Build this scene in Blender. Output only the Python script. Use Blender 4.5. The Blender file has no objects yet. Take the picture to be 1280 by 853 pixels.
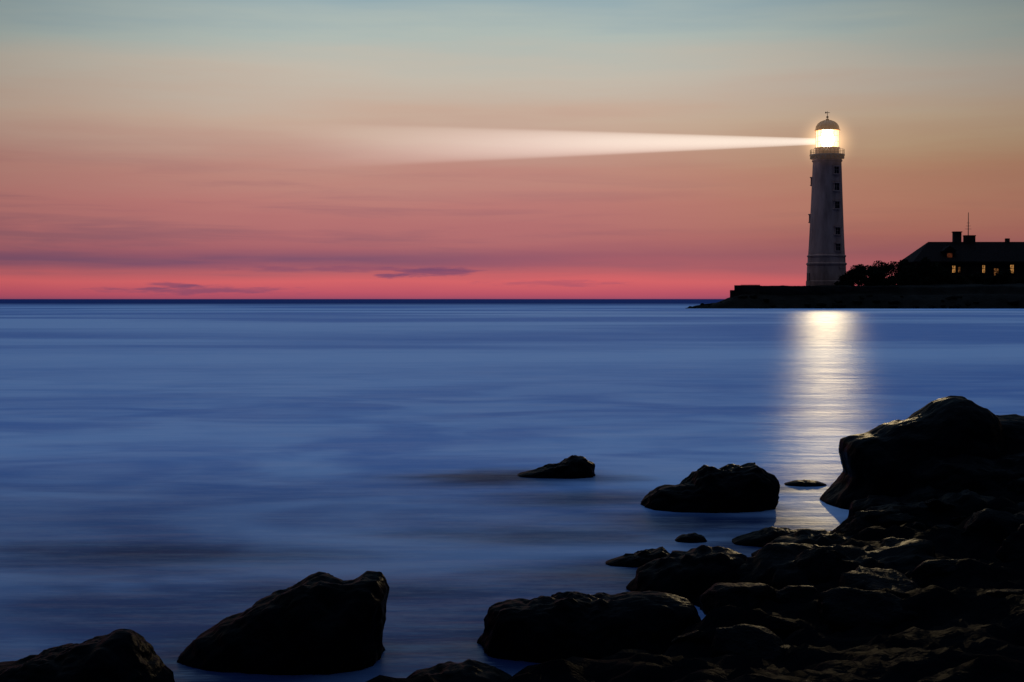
import bpy, bmesh, math, random
from mathutils import Vector, Matrix, noise
random.seed(7)
sc = bpy.context.scene
sc.view_settings.view_transform = 'Standard'
sc.view_settings.look = 'None'
sc.view_settings.exposure = 0
COL = sc.collection

# ------------------------------------------------------------------ helpers
def lin(c):
    r = []
    for v in c:
        v = v/255.0
        r.append(v/12.92 if v <= 0.04045 else ((v+0.055)/1.055)**2.4)
    return (r[0], r[1], r[2], 1.0)

def new_obj(name, mesh, mat=None, parent=None, loc=None):
    o = bpy.data.objects.new(name, mesh)
    COL.objects.link(o)
    if mat is not None and mesh is not None:
        mesh.materials.append(mat)
    if parent is not None:
        o.parent = parent
    if loc is not None:
        o.location = loc
    return o

def tag(o, label, category, group=None):
    o["label"] = label
    o["category"] = category
    if group:
        o["group"] = group

def bm_mesh(bm, name, smooth=False):
    bmesh.ops.recalc_face_normals(bm, faces=bm.faces)
    me = bpy.data.meshes.new(name)
    bm.to_mesh(me); bm.free()
    if smooth:
        for p in me.polygons: p.use_smooth = True
    return me

def add_box(bm, c, s, rot=None):
    m = Matrix.Translation(Vector(c))
    if rot is not None: m = m @ rot
    m = m @ Matrix.Diagonal((s[0], s[1], s[2], 1))
    return bmesh.ops.create_cube(bm, size=1.0, matrix=m)['verts']

def add_cyl(bm, p0, p1, r0, r1, seg=10):
    p0 = Vector(p0); p1 = Vector(p1)
    d = p1-p0
    q = d.to_track_quat('Z', 'Y').to_matrix().to_4x4()
    m = Matrix.Translation((p0+p1)/2) @ q
    bmesh.ops.create_cone(bm, cap_ends=True, segments=seg, radius1=r0, radius2=r1, depth=d.length, matrix=m)

def lathe(bm, prof, seg=48):
    rings = []
    for r, z in prof:
        rings.append([bm.verts.new((r*math.cos(2*math.pi*i/seg), r*math.sin(2*math.pi*i/seg), z)) for i in range(seg)])
    for a, b in zip(rings, rings[1:]):
        for i in range(seg):
            j = (i+1) % seg
            bm.faces.new((a[i], a[j], b[j], b[i]))
    bm.faces.new(rings[0][::-1]); bm.faces.new(rings[-1])

def nodes(mat):
    mat.use_nodes = True
    nt = mat.node_tree
    return nt, nt.nodes, nt.links

def simple_mat(name, col_a, col_b, scale=1.0, rough=0.7, bump=0.3, bscale=None, spec=0.3, stretch=(1,1,1), bdist=0.05):
    m = bpy.data.materials.new(name)
    nt, N, L = nodes(m)
    b = N["Principled BSDF"]
    tc = N.new("ShaderNodeTexCoord"); mp = N.new("ShaderNodeMapping")
    mp.inputs["Scale"].default_value = stretch
    L.new(tc.outputs["Object"], mp.inputs["Vector"])
    n = N.new("ShaderNodeTexNoise"); n.inputs["Scale"].default_value = scale; n.inputs["Detail"].default_value = 5
    n.inputs["Roughness"].default_value = 0.6
    L.new(mp.outputs[0], n.inputs["Vector"])
    r = N.new("ShaderNodeValToRGB")
    r.color_ramp.elements[0].position = 0.35; r.color_ramp.elements[1].position = 0.65
    r.color_ramp.elements[0].color = (*col_a, 1); r.color_ramp.elements[1].color = (*col_b, 1)
    L.new(n.outputs["Fac"], r.inputs["Fac"]); L.new(r.outputs[0], b.inputs["Base Color"])
    b.inputs["Roughness"].default_value = rough
    b.inputs["Specular IOR Level"].default_value = spec
    n2 = N.new("ShaderNodeTexNoise"); n2.inputs["Scale"].default_value = bscale or scale*4; n2.inputs["Detail"].default_value = 4
    L.new(tc.outputs["Object"], n2.inputs["Vector"])
    bp = N.new("ShaderNodeBump"); bp.inputs["Strength"].default_value = bump; bp.inputs["Distance"].default_value = bdist
    L.new(n2.outputs["Fac"], bp.inputs["Height"]); L.new(bp.outputs[0], b.inputs["Normal"])
    return m

def emis_mat(name, col, strength, vary=0.0):
    m = bpy.data.materials.new(name)
    nt, N, L = nodes(m)
    N.remove(N["Principled BSDF"])
    e = N.new("ShaderNodeEmission")
    e.inputs["Color"].default_value = (*col, 1); e.inputs["Strength"].default_value = strength
    if vary > 0:
        n = N.new("ShaderNodeTexNoise"); n.inputs["Scale"].default_value = 2.0
        tc = N.new("ShaderNodeTexCoord"); L.new(tc.outputs["Object"], n.inputs["Vector"])
        mr = N.new("ShaderNodeMapRange")
        mr.inputs["From Min"].default_value = 0.35; mr.inputs["From Max"].default_value = 0.65
        mr.inputs["To Min"].default_value = strength*(1-vary); mr.inputs["To Max"].default_value = strength*(1+vary)
        L.new(n.outputs["Fac"], mr.inputs["Value"]); L.new(mr.outputs[0], e.inputs["Strength"])
    L.new(e.outputs[0], N["Material Output"].inputs["Surface"])
    return m

def mth(N, L, op, a, b=None, c=None, clamp=False):
    n = N.new("ShaderNodeMath"); n.operation = op; n.use_clamp = clamp
    for i, v in enumerate((a, b, c)):
        if v is None: continue
        if isinstance(v, (int, float)): n.inputs[i].default_value = v
        else: L.new(v, n.inputs[i])
    return n.outputs[0]

def mixc(N, L, fac, a, b, mode='MIX'):
    n = N.new("ShaderNodeMix"); n.data_type = 'RGBA'; n.blend_type = mode
    for idx, v in ((0, fac), (6, a), (7, b)):
        if isinstance(v, (int, float)): n.inputs[idx].default_value = v
        elif isinstance(v, tuple): n.inputs[idx].default_value = v
        else: L.new(v, n.inputs[idx])
    return n.outputs[2]

def mrange(N, L, v, a, b, c=0.0, d=1.0, smooth=True):
    n = N.new("ShaderNodeMapRange")
    n.interpolation_type = 'SMOOTHSTEP' if smooth else 'LINEAR'
    L.new(v, n.inputs["Value"])
    n.inputs["From Min"].default_value = a; n.inputs["From Max"].default_value = b
    n.inputs["To Min"].default_value = c; n.inputs["To Max"].default_value = d
    return n.outputs[0]

# ------------------------------------------------------------------ camera
EYE = 2.2
cam = bpy.data.cameras.new("camera"); camo = bpy.data.objects.new("camera", cam); COL.objects.link(camo)
cam.lens = 50; cam.sensor_width = 36; cam.clip_end = 200000; cam.clip_start = 0.1
camo.location = (0, 0, EYE)
camo.rotation_euler = (math.radians(90-1.69), 0, 0)
sc.camera = camo

# ------------------------------------------------------------------ world (dusk sky)
w = bpy.data.worlds.new("World"); sc.world = w; w.use_nodes = True
nt = w.node_tree; N = nt.nodes; L = nt.links
bg = N["Background"]
tc = N.new("ShaderNodeTexCoord"); sp = N.new("ShaderNodeSeparateXYZ")
L.new(tc.outputs["Generated"], sp.inputs[0])
X, Y, Z = sp.outputs
az = mth(N, L, 'ARCTAN2', X, Y)
def wnoise(sx, sz, scale=1, detail=5, rough=0.55, off=0.0, dist=0.0):
    cb = N.new("ShaderNodeCombineXYZ")
    L.new(mth(N, L, 'MULTIPLY', az, sx), cb.inputs[0])
    L.new(mth(N, L, 'MULTIPLY', Z, sz), cb.inputs[1])
    cb.inputs[2].default_value = off
    n = N.new("ShaderNodeTexNoise"); n.inputs["Scale"].default_value = scale
    n.inputs["Detail"].default_value = detail; n.inputs["Roughness"].default_value = rough
    n.inputs["Distortion"].default_value = dist
    L.new(cb.outputs[0], n.inputs["Vector"])
    return n.outputs["Fac"]
pos = mth(N, L, 'SQRT', mth(N, L, 'MAXIMUM', Z, 0.0))
warp = mth(N, L, 'MULTIPLY', mth(N, L, 'SUBTRACT', wnoise(4.0, 42, off=3.1, detail=4), 0.5), 0.06)
pos2 = mth(N, L, 'ADD', pos, warp)
cr = N.new("ShaderNodeValToRGB"); L.new(pos2, cr.inputs["Fac"])
stops = [(0.0,(138,72,100)),(0.060,(186,84,102)),(0.112,(212,100,104)),(0.142,(184,97,104)),(0.175,(160,94,106)),
         (0.204,(176,107,110)),(0.253,(186,122,117)),(0.294,(189,136,125)),(0.322,(192,151,137)),(0.355,(199,171,153)),
         (0.393,(195,186,172)),(0.427,(175,186,180)),(0.459,(145,169,178)),(0.52,(100,130,158)),(0.72,(128,162,200)),(1.0,(138,176,214))]
el = cr.color_ramp.elements
el[0].position = stops[0][0]; el[0].color = lin(stops[0][1])
el[1].position = stops[-1][0]; el[1].color = lin(stops[-1][1])
for p, c in stops[1:-1]:
    e = el.new(p); e.color = lin(c)
col = cr.outputs[0]
band = mth(N, L, 'MULTIPLY', mrange(N, L, wnoise(5, 80, off=8.0, detail=5, rough=0.55, dist=0.4), 0.46, 0.68), mrange(N, L, Z, 0.008, 0.02))
band = mth(N, L, 'MULTIPLY', band, mrange(N, L, Z, 0.12, 0.04))
band = mth(N, L, 'MULTIPLY', band, mrange(N, L, az, 0.25, -0.25, 0.12, 0.5))
col = mixc(N, L, band, col, lin((130, 90, 106)))
bank = mth(N, L, 'MULTIPLY', mrange(N, L, Z, 0.018, 0.0245), mrange(N, L, Z, 0.036, 0.027))
bank = mth(N, L, 'MULTIPLY', bank, mrange(N, L, wnoise(6, 90, off=1.7, detail=3), 0.3, 0.6, 0.3, 1.0))
bank = mth(N, L, 'MULTIPLY', bank, mrange(N, L, az, 0.15, -0.18, 0.0, 0.7))
col = mixc(N, L, bank, col, lin((108, 78, 108)))
# small ragged dark clouds low over the sea
rag = wnoise(45, 360, off=5.3, detail=4, rough=0.6)
def cloud(ca, cz, ra, rz, k):
    global col
    dx = mth(N, L, 'DIVIDE', mth(N, L, 'SUBTRACT', az, ca), ra)
    dz = mth(N, L, 'DIVIDE', mth(N, L, 'SUBTRACT', Z, cz), rz)
    d = mth(N, L, 'SQRT', mth(N, L, 'ADD', mth(N, L, 'MULTIPLY', dx, dx), mth(N, L, 'MULTIPLY', dz, dz)))
    d = mth(N, L, 'ADD', d, mth(N, L, 'MULTIPLY', mth(N, L, 'SUBTRACT', rag, 0.5), 3.2))
    col = mixc(N, L, mrange(N, L, d, 1.4, 0.2, 0, k), col, lin((112, 72, 106)))
for c_ in ((-0.052, 0.0195, 0.030, 0.0030, 0.7), (-0.085, 0.0160, 0.009, 0.0022, 0.75), (-0.215, 0.0060, 0.055, 0.0028, 0.6), (-0.235, 0.0098, 0.014, 0.0025, 0.6),
           (-0.12, 0.021, 0.09, 0.0018, 0.4), (0.03, 0.011, 0.05, 0.0020, 0.3)):
    cloud(*c_)
warm = mth(N, L, 'MULTIPLY', mrange(N, L, az, -0.02, 0.3, 0, 0.85), mth(N, L, 'MULTIPLY', mrange(N, L, Z, 0.005, 0.05), mrange(N, L, Z, 0.15, 0.09)))
col = mixc(N, L, warm, col, (0.99, 1.07, 0.76, 1), 'MULTIPLY')
aa = mth(N, L, 'ABSOLUTE', mth(N, L, 'ADD', az, 0.03))
fall = mrange(N, L, aa, 0.08, 0.5, 1.0, 0.45)
hi = mth(N, L, 'MULTIPLY', mrange(N, L, Z, 0.0, 0.2, 0.4, 1.0, False), mrange(N, L, Z, 0.6, 0.25))
fall = mth(N, L, 'SUBTRACT', 1.0, mth(N, L, 'MULTIPLY', mth(N, L, 'SUBTRACT', 1.0, fall), hi))
col = mixc(N, L, 1.0, col, fall, 'MULTIPLY')
back = mth(N, L, 'MULTIPLY', mrange(N, L, Y, 0.5, -0.15), mrange(N, L, Z, 0.9, 0.55))
col = mixc(N, L, back, col, lin((24, 24, 34)))
L.new(col, bg.inputs["Color"]); bg.inputs["Strength"].default_value = 1.0

# ------------------------------------------------------------------ sea
m = bpy.data.materials.new("sea_water"); nt, N, L = nodes(m); N.remove(N["Principled BSDF"])
geo = N.new("ShaderNodeNewGeometry"); s = N.new("ShaderNodeSeparateXYZ"); L.new(geo.outputs["Position"], s.inputs[0])
def pn(sx, sy, detail, rough, off=0.0, dist=0.0):
    mp = N.new("ShaderNodeMapping"); mp.inputs["Scale"].default_value = (sx, sy, 1); mp.inputs["Location"].default_value = (off, off, 0)
    L.new(geo.outputs["Position"], mp.inputs["Vector"])
    n = N.new("ShaderNodeTexNoise"); n.inputs["Scale"].default_value = 1; n.inputs["Detail"].default_value = detail
    n.inputs["Roughness"].default_value = rough; n.inputs["Distortion"].default_value = dist
    L.new(mp.outputs[0], n.inputs["Vector"]); return n.outputs["Fac"]
a = mrange(N, L, pn(0.014, 0.028, 5, 0.52, 4.0, 0.5), 0.40, 0.60)
b2 = mrange(N, L, pn(0.24, 0.34, 3, 0.5, 9.0, 0.9), 0.36, 0.64)
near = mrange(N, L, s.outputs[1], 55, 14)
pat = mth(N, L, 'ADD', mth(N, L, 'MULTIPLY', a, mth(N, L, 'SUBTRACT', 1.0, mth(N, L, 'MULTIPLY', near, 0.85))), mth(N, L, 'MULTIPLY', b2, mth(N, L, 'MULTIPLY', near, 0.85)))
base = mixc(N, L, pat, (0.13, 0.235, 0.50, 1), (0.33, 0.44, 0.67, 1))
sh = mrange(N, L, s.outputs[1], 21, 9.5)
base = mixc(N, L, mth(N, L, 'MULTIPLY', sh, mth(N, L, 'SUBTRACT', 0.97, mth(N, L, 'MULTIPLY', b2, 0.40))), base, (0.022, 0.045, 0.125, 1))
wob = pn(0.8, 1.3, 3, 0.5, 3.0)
def dark_reflection(cx, cy, rx, ry, k):  # dark blurred reflections painted into the water colour, mostly around the rocks
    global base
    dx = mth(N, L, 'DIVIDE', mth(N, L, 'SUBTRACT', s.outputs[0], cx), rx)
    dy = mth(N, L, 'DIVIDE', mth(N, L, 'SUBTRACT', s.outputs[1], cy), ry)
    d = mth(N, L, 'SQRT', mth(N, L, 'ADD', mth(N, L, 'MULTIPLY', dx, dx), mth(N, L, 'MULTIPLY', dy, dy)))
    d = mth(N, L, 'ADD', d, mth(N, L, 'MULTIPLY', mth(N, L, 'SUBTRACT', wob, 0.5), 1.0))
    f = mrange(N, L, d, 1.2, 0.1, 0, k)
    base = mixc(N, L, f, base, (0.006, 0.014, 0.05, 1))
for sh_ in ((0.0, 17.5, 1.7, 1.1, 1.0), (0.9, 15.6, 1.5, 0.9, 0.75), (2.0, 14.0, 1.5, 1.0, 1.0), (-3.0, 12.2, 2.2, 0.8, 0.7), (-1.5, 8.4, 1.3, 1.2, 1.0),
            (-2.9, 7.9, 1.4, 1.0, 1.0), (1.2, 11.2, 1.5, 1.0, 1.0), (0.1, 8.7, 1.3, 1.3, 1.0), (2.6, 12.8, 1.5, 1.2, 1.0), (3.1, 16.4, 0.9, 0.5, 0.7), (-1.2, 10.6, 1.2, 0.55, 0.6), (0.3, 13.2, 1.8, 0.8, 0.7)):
    dark_reflection(*sh_)
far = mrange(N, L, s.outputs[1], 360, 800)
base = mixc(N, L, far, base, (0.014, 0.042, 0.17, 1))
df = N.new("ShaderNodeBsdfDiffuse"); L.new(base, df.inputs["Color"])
gl = N.new("ShaderNodeBsdfAnisotropic"); gl.distribution = 'BECKMANN'
gl.inputs["Roughness"].default_value = 0.345; gl.inputs["Color"].default_value = (0.92, 0.95, 1.0, 1)
bp = N.new("ShaderNodeBump"); bp.inputs["Strength"].default_value = 0.6; bp.inputs["Distance"].default_value = 0.08
L.new(pn(0.35, 1.6, 5, 0.66, 2.0), bp.inputs["Height"])
L.new(bp.outputs[0], gl.inputs["Normal"])
rip = mrange(N, L, pn(0.25, 1.1, 7, 0.88, 6.0), 0.40, 0.62, 0.040, 0.120)
gfac = mth(N, L, 'MULTIPLY', rip, mrange(N, L, s.outputs[1], 360, 800, 1.0, 0.3))
# gloss turned down towards the headland to even out the lamp's reflection
gfac = mth(N, L, 'MULTIPLY', gfac, mrange(N, L, s.outputs[1], 130, 330, 1.0, 0.62, False))
mx = N.new("ShaderNodeMixShader"); L.new(gfac, mx.inputs[0])
L.new(df.outputs[0], mx.inputs[1]); L.new(gl.outputs[0], mx.inputs[2])
L.new(mx.outputs[0], N["Material Output"].inputs["Surface"])
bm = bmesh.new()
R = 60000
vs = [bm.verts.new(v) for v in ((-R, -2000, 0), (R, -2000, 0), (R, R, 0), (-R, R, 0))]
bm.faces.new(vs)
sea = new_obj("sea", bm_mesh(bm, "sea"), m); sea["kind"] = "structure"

# ------------------------------------------------------------------ materials
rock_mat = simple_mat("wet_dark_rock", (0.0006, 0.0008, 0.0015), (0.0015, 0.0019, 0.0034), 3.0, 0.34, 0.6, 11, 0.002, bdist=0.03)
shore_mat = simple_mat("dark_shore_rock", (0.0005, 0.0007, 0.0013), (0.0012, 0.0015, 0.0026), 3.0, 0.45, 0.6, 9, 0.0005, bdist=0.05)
land_mat = simple_mat("headland_soil_and_grass", (0.003, 0.0026, 0.0028), (0.009, 0.0075, 0.007), 0.3, 0.9, 0.6, 1.5, 0.02, bdist=0.4)
wall_mat = simple_mat("old_sea_wall_stone", (0.010, 0.008, 0.009), (0.026, 0.020, 0.019), 0.35, 0.9, 0.5, 1.2, 0.02, stretch=(1, 1, 4), bdist=0.2)
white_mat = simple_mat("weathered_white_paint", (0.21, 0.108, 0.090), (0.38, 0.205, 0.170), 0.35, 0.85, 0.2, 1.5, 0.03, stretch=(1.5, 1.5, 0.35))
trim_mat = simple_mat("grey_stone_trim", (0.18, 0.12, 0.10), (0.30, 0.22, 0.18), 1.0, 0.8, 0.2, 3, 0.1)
iron_mat = simple_mat("dark_painted_iron", (0.03, 0.025, 0.022), (0.06, 0.05, 0.04), 2.0, 0.5, 0.1)
dome_mat = simple_mat("aged_copper_dome", (0.30, 0.14, 0.07), (0.42, 0.21, 0.10), 1.0, 0.5, 0.1)
pane_mat = simple_mat("dark_window_pane", (0.006, 0.006, 0.007), (0.012, 0.011, 0.013), 1.0, 0.2, 0.02, spec=0.03)
house_mat = simple_mat("dark_house_render", (0.012, 0.010, 0.010), (0.026, 0.02, 0.019), 0.6, 0.9, 0.2, spec=0.02)
roof_mat = simple_mat("dark_roof_tiles", (0.005, 0.004, 0.005), (0.012, 0.009, 0.010), 2.0, 0.9, 0.4, 5, 0.02, bdist=0.08)
bark_mat = simple_mat("bark", (0.01, 0.008, 0.006), (0.02, 0.015, 0.01), 4, 0.9, 0.3, spec=0.02)
leaf_mat = simple_mat("dark_foliage", (0.003, 0.004, 0.003), (0.012, 0.014, 0.009), 1.2, 0.9, 0.1, spec=0.02)
lit_mat = emis_mat("lit_window", (1.0, 0.46, 0.13), 0.30, 0.9)
faint_mat = emis_mat("faintly_lit_window", (1.0, 0.40, 0.12), 0.09, 1.0)
red_mat = emis_mat("dim_lit_window", (1.0, 0.25, 0.10), 0.05, 0.5)

# ------------------------------------------------------------------ shore terrain
def interp(t, pts):
    if t <= pts[0][0]: return pts[0][1]
    for (a, va), (b, vb) in zip(pts, pts[1:]):
        if t <= b: return va+(vb-va)*(t-a)/(b-a)
    return pts[-1][1]
SH = [(-8, -11), (5.0, -7), (6.6, -1.6), (7.6, 0.1), (8.4, 0.8), (9.4, 1.15), (10.6, 1.5), (11.6, 2.1), (12.6, 2.9), (13.6, 3.3), (15, 3.7), (17, 4.6), (22, 8)]
def shore_h(x, y):
    wob = 0.35*noise.noise(Vector((x*0.9, y*0.9, 2.0)))
    d = x-interp(y, SH)+wob
    z = max(-0.8, min(d*0.45, 0.28)) + 0.06*max(d-0.6, 0)
    z = min(z, 0.62)
    k = max(0.0, min(1.0, d*1.2+0.6))
    v = Vector((x*1.3, y*1.3, 0.3))
    vo = noise.voronoi(v*0.9)[0]; v2 = noise.voronoi(v*2.6)[0]
    z += k*(0.14*noise.fractal(v, 0.75, 2.1, 7) + 0.17*(vo[1]-vo[0]) + 0.07*(v2[1]-v2[0]) - 0.05)
    return z
def grid_mesh(name, x0, x1, nx, y0, y1, ny, f):
    verts = []; faces = []
    for j in range(ny+1):
        y = y0+(y1-y0)*j/ny
        for i in range(nx+1):
            x = x0+(x1-x0)*i/nx
            verts.append((x, y, f(x, y)))
    for j in range(ny):
        for i in range(nx):
            a = j*(nx+1)+i
            faces.append((a, a+1, a+nx+2, a+nx+1))
    me = bpy.data.meshes.new(name); me.from_pydata(verts, [], faces)
    for p in me.polygons: p.use_smooth = True
    return me
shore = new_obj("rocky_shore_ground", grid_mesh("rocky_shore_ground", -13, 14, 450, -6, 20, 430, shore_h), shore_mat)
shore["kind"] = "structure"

# ------------------------------------------------------------------ rocks with their own outline
def ray_poly(cx, cz, th, poly):
    dx, dz = math.cos(th), math.sin(th)
    best = None
    n = len(poly)
    for i in range(n):
        x1, z1 = poly[i]; x2, z2 = poly[(i+1) % n]
        ex, ez = x2-x1, z2-z1
        den = dx*ez-dz*ex
        if abs(den) < 1e-9: continue
        t = ((x1-cx)*ez-(z1-cz)*ex)/den
        u = ((x1-cx)*dz-(z1-cz)*dx)/den
        if t > 0 and -1e-6 <= u <= 1+1e-6:
            if best is None or t > best: best = t
    return best or 0.1
def make_rock(top, y, depth, label, sub=5, seed=0, skirt=0.35, rough=0.7):
    xs = [p[0] for p in top]; x0, x1 = min(xs), max(xs); zmax = max(p[1] for p in top)
    w_ = x1-x0
    poly = list(top)+[(x1-0.1*w_, -skirt), (x0+0.1*w_, -skirt)]
    cz = -0.02
    cx = sum(xs)/len(xs)
    bm = bmesh.new(); bmesh.ops.create_icosphere(bm, subdivisions=sub, radius=1.0)
    size = (w_+zmax)*0.5
    for v in bm.verts:
        d = v.co.normalized()
        th = math.atan2(d.z, d.x)
        c = max(0.0, 1-abs(d.y)**2.4)**0.5
        r = ray_poly(cx, cz, th, poly)
        p = Vector((r*math.cos(th)*c, depth*(math.copysign(abs(d.y)**0.8, d.y)), r*math.sin(th)*c))
        q = p/size*1.6+Vector((seed*7.3, seed*3.1, seed))
        vo = noise.voronoi(q*2.0)[0]; v2 = noise.voronoi(q*5.0)[0]
        f = 0.06*noise.fractal(q*2.5, 0.75, 2.1, 6) + 0.09*(vo[1]-vo[0]) + 0.03*(v2[1]-v2[0]) - 0.055
        f += 0.014*math.sin((q.z*2.2+q.x*0.7+noise.noise(q)*1.2)*6.0)
        v.co = p + d*f*size*rough
    me = bm_mesh(bm, "rock", smooth=True)
    o = new_obj("rock", me, rock_mat, loc=(cx, y, cz))
    tag(o, label, "rock", "rocks along the shore")
    return o
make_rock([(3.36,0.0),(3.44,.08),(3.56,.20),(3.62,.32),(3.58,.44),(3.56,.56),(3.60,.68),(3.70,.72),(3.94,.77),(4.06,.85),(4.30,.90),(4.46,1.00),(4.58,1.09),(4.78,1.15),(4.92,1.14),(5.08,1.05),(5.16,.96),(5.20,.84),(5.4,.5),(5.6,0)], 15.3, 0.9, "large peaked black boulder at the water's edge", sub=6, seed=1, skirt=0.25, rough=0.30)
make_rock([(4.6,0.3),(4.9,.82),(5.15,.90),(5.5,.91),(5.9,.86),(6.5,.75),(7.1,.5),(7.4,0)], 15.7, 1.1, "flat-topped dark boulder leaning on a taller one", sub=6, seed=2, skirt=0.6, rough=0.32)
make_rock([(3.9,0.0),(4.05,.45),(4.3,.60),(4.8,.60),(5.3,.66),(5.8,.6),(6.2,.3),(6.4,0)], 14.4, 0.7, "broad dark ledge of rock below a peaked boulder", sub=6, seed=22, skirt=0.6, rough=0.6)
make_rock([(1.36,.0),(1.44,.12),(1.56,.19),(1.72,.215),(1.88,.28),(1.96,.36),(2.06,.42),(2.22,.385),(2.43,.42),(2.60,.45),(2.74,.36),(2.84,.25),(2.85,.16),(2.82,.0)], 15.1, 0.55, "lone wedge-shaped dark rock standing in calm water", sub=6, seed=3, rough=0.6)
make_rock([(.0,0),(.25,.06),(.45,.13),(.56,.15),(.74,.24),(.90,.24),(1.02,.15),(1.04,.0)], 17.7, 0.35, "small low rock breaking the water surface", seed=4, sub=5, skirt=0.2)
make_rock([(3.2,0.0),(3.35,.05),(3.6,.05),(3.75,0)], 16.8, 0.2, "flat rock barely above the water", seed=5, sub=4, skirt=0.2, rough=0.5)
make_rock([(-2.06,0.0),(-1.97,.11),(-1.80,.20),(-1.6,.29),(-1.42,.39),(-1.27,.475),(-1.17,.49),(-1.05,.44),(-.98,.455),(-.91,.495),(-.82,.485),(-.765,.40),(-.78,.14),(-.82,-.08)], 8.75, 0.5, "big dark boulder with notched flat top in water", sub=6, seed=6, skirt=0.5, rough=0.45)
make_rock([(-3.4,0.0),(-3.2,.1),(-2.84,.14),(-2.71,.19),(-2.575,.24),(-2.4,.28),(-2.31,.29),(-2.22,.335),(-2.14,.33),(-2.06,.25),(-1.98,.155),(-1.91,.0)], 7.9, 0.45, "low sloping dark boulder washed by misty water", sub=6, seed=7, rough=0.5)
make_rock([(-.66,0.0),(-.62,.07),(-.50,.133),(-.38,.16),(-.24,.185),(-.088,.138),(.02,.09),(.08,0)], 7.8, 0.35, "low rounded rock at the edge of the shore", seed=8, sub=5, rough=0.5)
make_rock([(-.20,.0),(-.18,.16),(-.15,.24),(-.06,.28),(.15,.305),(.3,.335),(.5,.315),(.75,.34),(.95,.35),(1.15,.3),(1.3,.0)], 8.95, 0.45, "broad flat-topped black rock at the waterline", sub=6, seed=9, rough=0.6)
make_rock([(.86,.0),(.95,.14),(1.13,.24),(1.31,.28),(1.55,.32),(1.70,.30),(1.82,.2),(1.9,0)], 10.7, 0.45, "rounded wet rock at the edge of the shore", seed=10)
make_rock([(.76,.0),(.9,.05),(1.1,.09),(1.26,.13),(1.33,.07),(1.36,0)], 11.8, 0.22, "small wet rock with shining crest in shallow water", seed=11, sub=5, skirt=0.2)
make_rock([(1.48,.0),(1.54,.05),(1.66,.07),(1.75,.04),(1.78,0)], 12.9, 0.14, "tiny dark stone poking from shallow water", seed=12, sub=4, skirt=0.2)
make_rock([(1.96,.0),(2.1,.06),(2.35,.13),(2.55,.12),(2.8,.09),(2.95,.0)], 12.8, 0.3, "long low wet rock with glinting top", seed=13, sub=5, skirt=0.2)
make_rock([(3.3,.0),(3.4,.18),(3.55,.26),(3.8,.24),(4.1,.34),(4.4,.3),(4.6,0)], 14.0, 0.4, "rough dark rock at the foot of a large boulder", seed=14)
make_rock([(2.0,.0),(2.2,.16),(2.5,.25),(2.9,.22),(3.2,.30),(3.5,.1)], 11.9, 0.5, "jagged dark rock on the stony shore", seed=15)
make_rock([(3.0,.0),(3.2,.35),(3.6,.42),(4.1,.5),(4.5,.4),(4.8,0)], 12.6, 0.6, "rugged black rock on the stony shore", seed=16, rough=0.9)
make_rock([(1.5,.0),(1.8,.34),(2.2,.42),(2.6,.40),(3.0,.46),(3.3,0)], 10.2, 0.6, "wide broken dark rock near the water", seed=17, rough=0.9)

variants = []
for k in range(5):
    bm = bmesh.new(); bmesh.ops.create_icosphere(bm, subdivisions=4, radius=1.0)
    planes = []
    for i in range(11):
        n = Vector((random.gauss(0,1), random.gauss(0,1), random.gauss(0,1))).normalized()
        planes.append((n, random.uniform(0.62, 0.95)))
    for v in bm.verts:
        d = v.co.normalized(); r = 1.15
        for n, h in planes:
            c = d.dot(n)
            if c > 0.05: r = min(r, h/c)
        q = d*1.5+Vector((k*9, 0, 0))
        r += 0.09*noise.fractal(q*1.8, 0.9, 2.1, 5)
        v.co = d*r
        v.co.z *= 0.6; v.co.y *= 0.85
    variants.append(bm_mesh(bm, "shore_stone", smooth=True))
    variants[-1].materials.append(rock_mat)
cnt = 0; tries = 0
labels = ["angular dark stone lying on the rocky shore", "rounded wet stone among boulders on the shore"]
while cnt < 90 and tries < 4000:
    tries += 1
    y = random.uniform(7.6, 15.0); x = random.uniform(-0.2, 6.2)
    if x > 0.36*y+0.8: continue
    d = x-interp(y, SH)
    if d < -0.2: continue
    sz = random.choice([0.08, 0.12, 0.16, 0.22, 0.3]) * random.uniform(0.8, 1.2)
    if d < 0.3: sz = min(sz, 0.12)
    o = bpy.data.objects.new("shore_stone", variants[cnt % 5]); COL.objects.link(o)
    o.location = (x, y, shore_h(x, y)-sz*0.1)
    o.scale = (sz*random.uniform(0.9, 1.5), sz, sz*random.uniform(0.8, 1.1))
    o.rotation_euler = (random.uniform(-.3, .3), random.uniform(-.3, .3), random.uniform(0, 6.28))
    tag(o, labels[0] if cnt % 5 < 3 else labels[1], "stone", "stones on the rocky shore")
    cnt += 1

# ------------------------------------------------------------------ headland
def sstep(a, b, t):
    t = max(0, min(1, (t-a)/(b-a))); return t*t*(3-2*t)
def head_h(x, y):
    n = noise.fractal(Vector((x*0.12, y*0.12, 5)), 0.8, 2.1, 5)
    n2 = noise.fractal(Vector((x*0.5, y*0.5, 1)), 0.8, 2.1, 4)
    front = 329 + 2.0*noise.noise(Vector((x*0.05, 0, 0)))
    xe = x-(y-332)*0.22
    dx = sstep(44.0, 55, xe+0.8*n)
    inl = min(y-front, 460-y)
    z = -1.2 + 2.1*sstep(-3, 5, inl)*sstep(34.5, 45, xe+1.0*n)
    z += 2.4*dx*sstep(1, 9, inl)
    z += 2.0*sstep(52.0, 57, xe)*sstep(9, 12, inl)
    z += 0.25*n*sstep(38, 48, xe) + 0.14*n2*sstep(-3, 2, inl)*sstep(36, 44, xe)
    z += 0.6*sstep(80, 120, x)*sstep(14, 25, inl)
    return z
head = new_obj("headland_ground", grid_mesh("headland_ground", 28, 260, 400, 318, 470, 200, head_h), land_mat)
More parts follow.
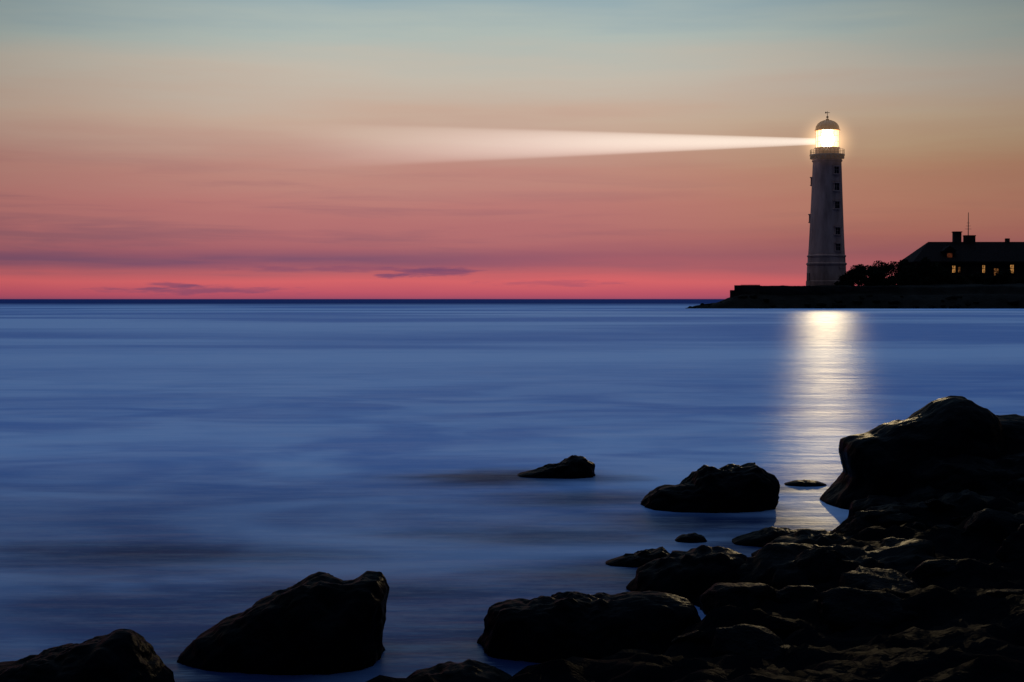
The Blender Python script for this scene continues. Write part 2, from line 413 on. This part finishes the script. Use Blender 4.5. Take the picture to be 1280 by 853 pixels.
head["kind"] = "structure"

bm = bmesh.new()
def stone_wall(bm, xa, xb, y, z0, z1, th):
    x = xa
    while x < xb:
        L_ = min(random.uniform(1.2, 2.6), xb-x)
        z = z0
        zt = z1 - (random.uniform(0.0, 0.22))
        while z < zt-0.05:
            h = min(0.9, zt-z)
            add_box(bm, (x+L_/2, y+random.uniform(-.05, .05), z+h/2), (max(0.1, L_-0.03), th, h-0.03))
            z += h
        x += L_
    add_box(bm, ((xa+xb)/2, y+0.15, (z0+z1-0.25)/2), (xb-xa-0.1, th-0.35, z1-0.25-z0-0.1))
stone_wall(bm, 52.0, 53.0, 339.1, 1.0, 4.4, 1.2)
stone_wall(bm, 53.02, 59.0, 339.0, 1.0, 5.65, 1.2)
stone_wall(bm, 59.05, 71.0, 339.3, 1.0, 5.45, 1.2)
stone_wall(bm, 71.05, 92.0, 339.5, 1.0, 5.30, 1.2)
sw = new_obj("sea_wall", bm_mesh(bm, "sea_wall"), wall_mat)
tag(sw, "old dark stone sea wall along the headland", "wall")

hb = [v.copy() for v in variants]
for v in hb:
    v.materials.clear(); v.materials.append(land_mat)
for k in range(60):
    x = random.uniform(41, 135); y = random.uniform(328, 336)
    s_ = random.uniform(0.4, 1.1)
    if x < 52: s_ *= 0.5
    o = bpy.data.objects.new("headland_boulder", hb[k % 5]); COL.objects.link(o)
    o.location = (x, y, max(head_h(x, y), -0.2)+0.1*s_); o.scale = (s_*1.4, s_, s_)
    o.rotation_euler = (0, 0, random.uniform(0, 6.28))
    tag(o, "dark boulder at the foot of the headland", "boulder", "boulders below the sea wall")

# ------------------------------------------------------------------ lighthouse
LX, LY, LZ = 78.4, 355.0, 5.6
lh = bpy.data.objects.new("lighthouse", None); COL.objects.link(lh); lh.location = (LX, LY, LZ)
tag(lh, "tall white tapered round lighthouse with lit lantern", "lighthouse")
def part(name, bm, mat, parent=lh, smooth=False, loc=(0, 0, 0)):
    return new_obj(name, bm_mesh(bm, name, smooth), mat, parent, loc)
def zz(z): return z-LZ
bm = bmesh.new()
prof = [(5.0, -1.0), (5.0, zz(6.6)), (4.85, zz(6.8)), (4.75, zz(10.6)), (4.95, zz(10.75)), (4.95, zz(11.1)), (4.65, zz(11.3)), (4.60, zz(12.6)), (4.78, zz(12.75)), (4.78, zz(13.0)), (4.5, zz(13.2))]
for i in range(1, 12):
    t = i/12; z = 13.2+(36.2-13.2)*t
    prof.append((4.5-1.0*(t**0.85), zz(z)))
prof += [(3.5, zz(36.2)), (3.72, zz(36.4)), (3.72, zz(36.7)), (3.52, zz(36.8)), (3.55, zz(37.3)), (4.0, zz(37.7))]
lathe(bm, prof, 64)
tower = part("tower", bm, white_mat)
bm = bmesh.new(); lathe(bm, [(4.05, zz(37.72)), (4.3, zz(37.8)), (4.3, zz(38.1)), (3.3, zz(38.12))], 48)
for i in range(20):
    a_ = 2*math.pi*i/20
    add_box(bm, (3.75*math.cos(a_), 3.75*math.sin(a_), zz(37.35)), (0.9, 0.2, 0.6), Matrix.Rotation(a_, 4, 'Z'))
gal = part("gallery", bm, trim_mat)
bm = bmesh.new()
for i in range(28):
    a_ = 2*math.pi*i/28
    add_cyl(bm, (4.15*math.cos(a_), 4.15*math.sin(a_), zz(38.1)), (4.15*math.cos(a_), 4.15*math.sin(a_), zz(39.3)), 0.045, 0.045, 6)
for zr in (38.5, 38.9, 39.3):
    for i in range(28):
        a0 = 2*math.pi*i/28; a1 = 2*math.pi*(i+1)/28
        add_cyl(bm, (4.15*math.cos(a0), 4.15*math.sin(a0), zz(zr)), (4.15*math.cos(a1), 4.15*math.sin(a1), zz(zr)), 0.04, 0.04, 6)
part("railing", bm, iron_mat, gal)
bm = bmesh.new(); lathe(bm, [(3.0, zz(38.14)), (3.0, zz(39.5)), (3.15, zz(39.6)), (3.15, zz(39.8)), (2.6, zz(39.82))], 32)
lan = part("lantern_room", bm, white_mat)
m = bpy.data.materials.new("glowing_lantern_glass"); nt, N, L = nodes(m); N.remove(N["Principled BSDF"])
tr = N.new("ShaderNodeBsdfTransparent"); em = N.new("ShaderNodeEmission"); ad = N.new("ShaderNodeAddShader")
em.inputs["Color"].default_value = (1.0, 0.60, 0.27, 1); em.inputs["Strength"].default_value = 0.8
L.new(tr.outputs[0], ad.inputs[0]); L.new(em.outputs[0], ad.inputs[1]); L.new(ad.outputs[0], N["Material Output"].inputs["Surface"])
glass_mat = m
bm = bmesh.new()
seg = 16
r_, za, zb = 2.75, zz(39.85), zz(43.95)
ra = [bm.verts.new((r_*math.cos(2*math.pi*i/seg), r_*math.sin(2*math.pi*i/seg), za)) for i in range(seg)]
rb = [bm.verts.new((r_*math.cos(2*math.pi*i/seg), r_*math.sin(2*math.pi*i/seg), zb)) for i in range(seg)]
for i in range(seg):
    j = (i+1) % seg; bm.faces.new((ra[i], ra[j], rb[j], rb[i]))
part("lantern_glass", bm, glass_mat, lan)
bm = bmesh.new()
for i in range(seg):
    a_ = 2*math.pi*i/seg
    add_cyl(bm, (2.82*math.cos(a_), 2.82*math.sin(a_), zz(39.8)), (2.82*math.cos(a_), 2.82*math.sin(a_), zz(44.0)), 0.05, 0.05, 6)
for zr in (41.2, 42.6):
    for i in range(seg):
        a0 = 2*math.pi*i/seg; a1 = 2*math.pi*(i+1)/seg
        add_cyl(bm, (2.82*math.cos(a0), 2.82*math.sin(a0), zz(zr)), (2.82*math.cos(a1), 2.82*math.sin(a1), zz(zr)), 0.035, 0.035, 6)
part("glazing_bar", bm, iron_mat, lan)
bm = bmesh.new(); lathe(bm, [(0.6, zz(39.9)), (1.2, zz(40.4)), (1.55, zz(41.3)), (1.62, zz(41.9)), (1.55, zz(42.5)), (1.2, zz(43.3)), (0.6, zz(43.7))], 24)
part("lens", bm, emis_mat("burning_lens", (1.0, 0.80, 0.50), 40.0), lan, True)
bm = bmesh.new()
pr = [(2.95, zz(43.95)), (3.15, zz(44.0)), (3.15, zz(44.25)), (2.85, zz(44.35))]
for i in range(1, 9):
    t = i/9*math.pi/2; pr.append((2.85*math.cos(t)+0.05, zz(44.35)+2.25*math.sin(t)))
pr += [(0.45, zz(46.62)), (0.4, zz(46.95)), (0.15, zz(47.0))]
lathe(bm, pr, 16)
for i in range(16):
    a_ = 2*math.pi*i/16
    pts = [(( 2.87*math.cos(t)+0.06)*math.cos(a_), (2.87*math.cos(t)+0.06)*math.sin(a_), zz(44.38)+2.27*math.sin(t)) for t in [k/5*math.pi/2 for k in range(6)]]
    for p, q in zip(pts, pts[1:]): add_cyl(bm, p, q, 0.05, 0.05, 5)
dome = part("dome", bm, dome_mat)
bm = bmesh.new()
add_cyl(bm, (0, 0, zz(46.9)), (0, 0, zz(48.9)), 0.09, 0.05, 8)
bmesh.ops.create_uvsphere(bm, u_segments=12, v_segments=8, radius=0.3, matrix=Matrix.Translation((0, 0, zz(47.4))))
add_box(bm, (0.1, 0, zz(48.5)), (0.9, 0.08, 0.14)); add_box(bm, (-0.42, 0, zz(48.52)), (0.3, 0.07, 0.4))
part("weather_vane", bm, iron_mat, dome)
def face_dir(deg):
    f = Vector((-0.215, -0.977)); r = Vector((0.977, -0.215))
    a_ = math.radians(deg); v = f*math.cos(a_)+r*math.sin(a_)
    return v
def radius_at(z):
    t = max(0, min(1, (z-13.2)/23.0)); return 4.5-1.0*(t**0.85)
def tower_window(z, deg, name="window", wd=1.4, ht=1.7):
    n = face_dir(deg); R_ = radius_at(z)-0.10
    ang = math.atan2(n.y, n.x)+math.pi/2
    bm = bmesh.new(); add_box(bm, (0, 0, 0), (wd, 0.34, ht))
    wo = part(name, bm, pane_mat, lh, loc=(n.x*R_, n.y*R_, zz(z)))
    wo.rotation_euler = (0, 0, ang)
    bm = bmesh.new()
    t = 0.22
    add_box(bm, (-wd/2-t/2, -0.12, 0), (t, 0.4, ht)); add_box(bm, (wd/2+t/2, -0.12, 0), (t, 0.4, ht))
    add_box(bm, (0, -0.12, -ht/2-0.12), (wd+0.8, 0.6, 0.22)); add_box(bm, (0, -0.14, ht/2+0.14), (wd+0.8, 0.65, 0.26))
    add_box(bm, (0, -0.10, 0), (0.06, 0.2, ht-0.01)); add_box(bm, (0, -0.103, 0.15), (wd-0.01, 0.19, 0.06))
    part("frame", bm, white_mat, wo)
for z in (34.0, 29.9, 25.4, 19.0, 15.0):
    tower_window(z, 38)
tower_window(9.0, 52)
for z in (31.5, 22.3): tower_window(z, -100)
bm = bmesh.new(); add_box(bm, (0, 0, 0), (1.5, 0.4, 2.6))
n = face_dir(-65); do = part("door", bm, iron_mat, lh, loc=(n.x*4.75, n.y*4.75, zz(7.4))); do.rotation_euler = (0, 0, math.atan2(n.y, n.x)+math.pi/2)

# lamp: the focused light thrown over the water
sl = bpy.data.lights.new("lighthouse_lamp", 'SPOT'); slo = bpy.data.objects.new("lighthouse_lamp", sl); COL.objects.link(slo)
n = Vector((-0.215, -0.977, 0))
slo.location = Vector((LX, LY, 41.9))+n*2.2
slo.rotation_euler = Vector((-78, -355, -5)).to_track_quat('-Z', 'Y').to_euler()
sl.energy = 185000; sl.color = (1.0, 0.75, 0.40); sl.spot_size = math.radians(82); sl.spot_blend = 1.0; sl.shadow_soft_size = 0.5

# beam through the haze
def vol_mat(name, build):
    m = bpy.data.materials.new(name); nt, N, L = nodes(m); N.remove(N["Principled BSDF"])
    e = N.new("ShaderNodeEmission"); tc = N.new("ShaderNodeTexCoord"); sp = N.new("ShaderNodeSeparateXYZ")
    L.new(tc.outputs["Object"], sp.inputs[0])
    st, colr = build(N, L, sp, tc)
    L.new(st, e.inputs["Strength"]); e.inputs["Color"].default_value = colr
    L.new(e.outputs[0], N["Material Output"].inputs["Volume"])
    for tgt in (m, getattr(m, "cycles", None)):
        try: tgt.volume_step_rate = 0.4
        except Exception: pass
    return m
def beam_build(N, L, sp, tc):
    x = sp.outputs[0]
    rad = mth(N, L, 'SQRT', mth(N, L, 'ADD', mth(N, L, 'MULTIPLY', sp.outputs[1], sp.outputs[1]), mth(N, L, 'MULTIPLY', sp.outputs[2], sp.outputs[2])))
    R_ = mth(N, L, 'MULTIPLY_ADD', x, 0.043, 0.8)
    q = mth(N, L, 'DIVIDE', rad, R_)
    edge = mrange(N, L, q, 1.0, 0.8)
    fade = mrange(N, L, x, 144, 25, 0, 1, True)
    s_ = mth(N, L, 'DIVIDE', 6.3, mth(N, L, 'ADD', x, 14.0))
    s_ = mth(N, L, 'MULTIPLY', mth(N, L, 'MULTIPLY', s_, fade), edge)
    return s_, (0.88, 0.86, 0.79, 1)
bm = bmesh.new()
rings = []
for i in range(15):
    x = 2.9+i*(144-2.9)/14; r_ = 0.8+0.043*x
    rings.append([bm.verts.new((x, r_*math.cos(2*math.pi*k/48), r_*math.sin(2*math.pi*k/48))) for k in range(48)])
for a_, b_ in zip(rings, rings[1:]):
    for k in range(48):
        bm.faces.new((a_[k], a_[(k+1) % 48], b_[(k+1) % 48], b_[k]))
bm.faces.new(rings[0][::-1]); bm.faces.new(rings[-1])
beam = new_obj("light_beam", bm_mesh(bm, "light_beam"), vol_mat("beam_in_haze", beam_build), loc=(LX, LY, 41.4))
beam.rotation_euler = (0, math.radians(0.5), math.radians(180))
tag(beam, "pale widening light beam shining from the lighthouse lantern", "light beam")
def halo_build(N, L, sp, tc):
    ln = N.new("ShaderNodeVectorMath"); ln.operation = 'LENGTH'; L.new(tc.outputs["Object"], ln.inputs[0])
    f = mth(N, L, 'POWER', mrange(N, L, ln.outputs["Value"], 9.0, 1.0, 0, 1, False), 3.0)
    return mth(N, L, 'MULTIPLY', f, 0.26), (1.0, 0.60, 0.28, 1)
bm = bmesh.new(); bmesh.ops.create_uvsphere(bm, u_segments=32, v_segments=16, radius=9.0)
halo = new_obj("lantern_glow", bm_mesh(bm, "lantern_glow"), vol_mat("lantern_glow", halo_build), beam, (0, 0, 0))  # glowing sphere added to imitate camera glare around the lantern

# ------------------------------------------------------------------ keeper's house
GZ = 6.3
def house(xa, xb, y0, y1, eave, ridge, hip, label, wins):
    h = bpy.data.objects.new("house", None); COL.objects.link(h); h.location = ((xa+xb)/2, (y0+y1)/2, GZ)
    tag(h, label, "house")
    ox, oy = h.location.x, h.location.y
    bm = bmesh.new(); add_box(bm, (0, 0, (eave-GZ)/2-0.5), (xb-xa, y1-y0, eave-GZ+1))
    new_obj("wall", bm_mesh(bm, "wall"), house_mat, h)
    o_ = 1.0
    bm = bmesh.new()
    X0, X1, Y0, Y1 = xa-ox-o_, xb-ox+o_, y0-oy-o_, y1-oy+o_
    e0 = eave-GZ+0.01
    b = [bm.verts.new(v) for v in ((X0, Y0, e0), (X1, Y0, e0), (X1, Y1, e0), (X0, Y1, e0))]
    e = [bm.verts.new((v.co.x, v.co.y, e0+0.3)) for v in b]
    r0 = bm.verts.new((X0+hip, 0, ridge-GZ)); r1 = bm.verts.new((X1-hip, 0, ridge-GZ))
    bm.faces.new(b[::-1])
    for i in range(4): bm.faces.new((b[i], b[(i+1) % 4], e[(i+1) % 4], e[i]))
    bm.faces.new((e[0], e[1], r1, r0)); bm.faces.new((e[1], e[2], r1)); bm.faces.new((e[2], e[3], r0, r1)); bm.faces.new((e[3], e[0], r0))
    roof = new_obj("roof", bm_mesh(bm, "roof"), roof_mat, h)
    for (wx, wz, ww, wh, mt) in wins:
        bm = bmesh.new(); add_box(bm, (0, 0, 0), (ww, 0.1, wh))
        wo = new_obj("window", bm_mesh(bm, "window"), mt, h, (wx-ox, y0-oy-0.03, wz-GZ))
        bm = bmesh.new(); t = 0.14
        add_box(bm, (-ww/2-t/2, -0.03, 0), (t, 0.22, wh)); add_box(bm, (ww/2+t/2, -0.03, 0), (t, 0.22, wh))
        add_box(bm, (0, -0.03, wh/2+t/2), (ww+2*t, 0.22, t)); add_box(bm, (0, -0.05, -wh/2-t/2), (ww+2*t+0.1, 0.3, t))
        add_box(bm, (0, -0.07, 0), (0.08, 0.08, wh-0.01)); add_box(bm, (0, -0.072, 0.2), (ww-0.01, 0.07, 0.07))
        new_obj("frame", bm_mesh(bm, "frame"), house_mat, wo)
    return h, roof, ox, oy
wins = [(112, 9.3, 1.2, 1.8, pane_mat), (115.4, 10.0, 0.8, 1.8, lit_mat), (116.8, 9.9, 0.5, 1.4, faint_mat), (119.5, 9.3, 1.2, 1.8, pane_mat), (123.2, 10.0, 0.7, 2.0, lit_mat), (126.5, 9.3, 1.2, 1.8, faint_mat),
        (130.6, 10.0, 0.9, 2.2, lit_mat), (134.5, 9.5, 0.9, 1.6, pane_mat), (138.5, 9.3, 1.2, 1.8, pane_mat), (143, 9.3, 1.2, 1.8, pane_mat)]
h1, roof1, ox, oy = house(105.6, 152, 372, 385, 11.7, 17.4, 6.0, "long dark hip-roofed house with a few lit windows", wins)
RY = 378.5
def rbox(name, cs):
    bm = bmesh.new()
    for c, s_ in cs: add_box(bm, (c[0]-ox, c[1]-oy, c[2]-GZ), s_)
    return new_obj(name, bm_mesh(bm, name), house_mat, roof1)
rbox("chimney", [((118.2, RY, 18.0), (2.0, 1.5, 3.8)), ((118.2, RY, 20.0), (2.3, 1.8, 0.25))])
rbox("chimney", [((121.5, RY, 17.8), (2.8, 1.5, 2.2)), ((121.5, RY, 19.0), (3.0, 1.7, 0.25))])
rbox("chimney", [((131.6, RY, 17.5), (1.0, 1.0, 1.6))])
bm = bmesh.new()
add_cyl(bm, (121.2-ox, RY-oy, 19.1-GZ), (121.2-ox, RY-oy, 25.2-GZ), 0.13, 0.08, 6)
for z_, l_ in ((20.8, 1.6), (21.6, 1.2), (22.4, 0.8)): add_cyl(bm, (121.2-ox-l_/2, RY-oy, z_-GZ), (121.2-ox+l_/2, RY-oy, z_-GZ), 0.05, 0.05, 5)
new_obj("antenna", bm_mesh(bm, "antenna"), iron_mat, roof1)
bm = bmesh.new()
add_box(bm, (114.5-ox, 374.6-oy, 13.6-GZ), (3.0, 4.0, 2.2))
v = [bm.verts.new(p) for p in ((112.6-ox, 372.4-oy, 14.71-GZ), (116.4-ox, 372.4-oy, 14.71-GZ), (114.5-ox, 372.4-oy, 16.2-GZ), (112.6-ox, 377.5-oy, 14.71-GZ), (116.4-ox, 377.5-oy, 14.71-GZ), (114.5-ox, 377.5-oy, 16.2-GZ))]
for f in ((0, 1, 2), (5, 4, 3), (0, 2, 5, 3), (1, 4, 5, 2), (0, 3, 4, 1)): bm.faces.new([v[i] for i in f])
dm = new_obj("dormer", bm_mesh(bm, "dormer"), roof_mat, roof1)
bm = bmesh.new(); add_box(bm, (114.5-ox, 372.57-oy, 13.6-GZ), (1.3, 0.1, 1.2))
new_obj("window", bm_mesh(bm, "window"), red_mat, h1)

# ------------------------------------------------------------------ bushes and trees on the headland
def leaf_cloud(bm, cs, n, leaf):
    for i in range(n):
        c, r = random.choice(cs)
        while True:
            d = Vector((random.uniform(-1, 1), random.uniform(-1, 1), random.uniform(-1, 1)))
            if 0.2 < d.length <= 1: break
        p = Vector(c)+Vector((d.x*r[0], d.y*r[1], d.z*r[2]))
        q = Vector((random.gauss(0, 1), random.gauss(0, 1), random.gauss(0, 1))).normalized()
        t = q.orthogonal().normalized(); u = q.cross(t)
        s_ = leaf*random.uniform(0.6, 1.4)
        vs = [bm.verts.new(p+t*s_), bm.verts.new(p+u*s_*0.6), bm.verts.new(p-t*s_), bm.verts.new(p-u*s_*0.6)]
        bm.faces.new(vs)
def plant(x, y, wd, ht, kind):
    z = head_h(x, y)-0.3
    root = bpy.data.objects.new(kind, None); COL.objects.link(root); root.location = (x, y, z)
    bm = bmesh.new()
    th = ht*(0.4 if kind == "tree" else 0.2)
    add_cyl(bm, (0, 0, 0), (0.1, 0, th), 0.16, 0.1, 7)
    cs = []
    nb = 12
    lo = 0.15 if kind == "tree" else 0.06
    for i in range(nb):
        a_ = random.uniform(0, 6.28); hh = random.uniform(lo, 0.88)
        rr = wd*0.5*random.uniform(0.2, 0.9)*(1.2-0.6*hh)
        e = (rr*math.cos(a_), rr*math.sin(a_), ht*hh)
        add_cyl(bm, (0.1, 0, th*0.9), e, 0.08, 0.02, 5)
        k = random.uniform(0.17, 0.27)
        cs.append((e, (wd*k, wd*k, ht*k*0.9)))
    new_obj("trunk", bm_mesh(bm, "trunk"), bark_mat, root)
    bm = bmesh.new(); leaf_cloud(bm, cs, 2800, 0.22)
    new_obj("crown", bm_mesh(bm, "crown"), leaf_mat, root)
    if kind == "tree": tag(root, "small dark leafy tree on the headland", "tree", "trees and bushes on the headland")
    else: tag(root, "low dark bush growing on the headland", "bush", "trees and bushes on the headland")
pl = [(82.0, 351, 4.5, 3.2, "bush"), (84.0, 352, 5, 4.6, "bush"), (86.0, 354, 5.5, 5.8, "bush"), (88.2, 352, 6, 5.2, "bush"), (90.3, 356, 6, 6.3, "tree"), (91.8, 353, 6, 5.4, "bush"), (94.0, 356, 6, 6.2, "bush"),
      (95.8, 353, 6, 5.8, "bush"), (98.2, 357, 6, 7.4, "tree"), (100.3, 354, 6, 6.0, "bush"), (102.6, 357, 6.5, 7.0, "bush"), (105.5, 357, 6.5, 6.0, "bush"), (109, 360, 6, 4.8, "bush"),
      (112.5, 359, 5.0, 2.6, "bush"), (118.0, 360, 4.5, 3.6, "bush"), (121.5, 362, 4, 2.2, "bush"), (125.0, 361, 4.5, 4.6, "tree"), (129.5, 362, 4, 2.0, "bush"), (133.5, 362, 5.0, 4.6, "bush"), (137, 362, 5.5, 4.4, "bush")]
for p in pl: plant(*p)
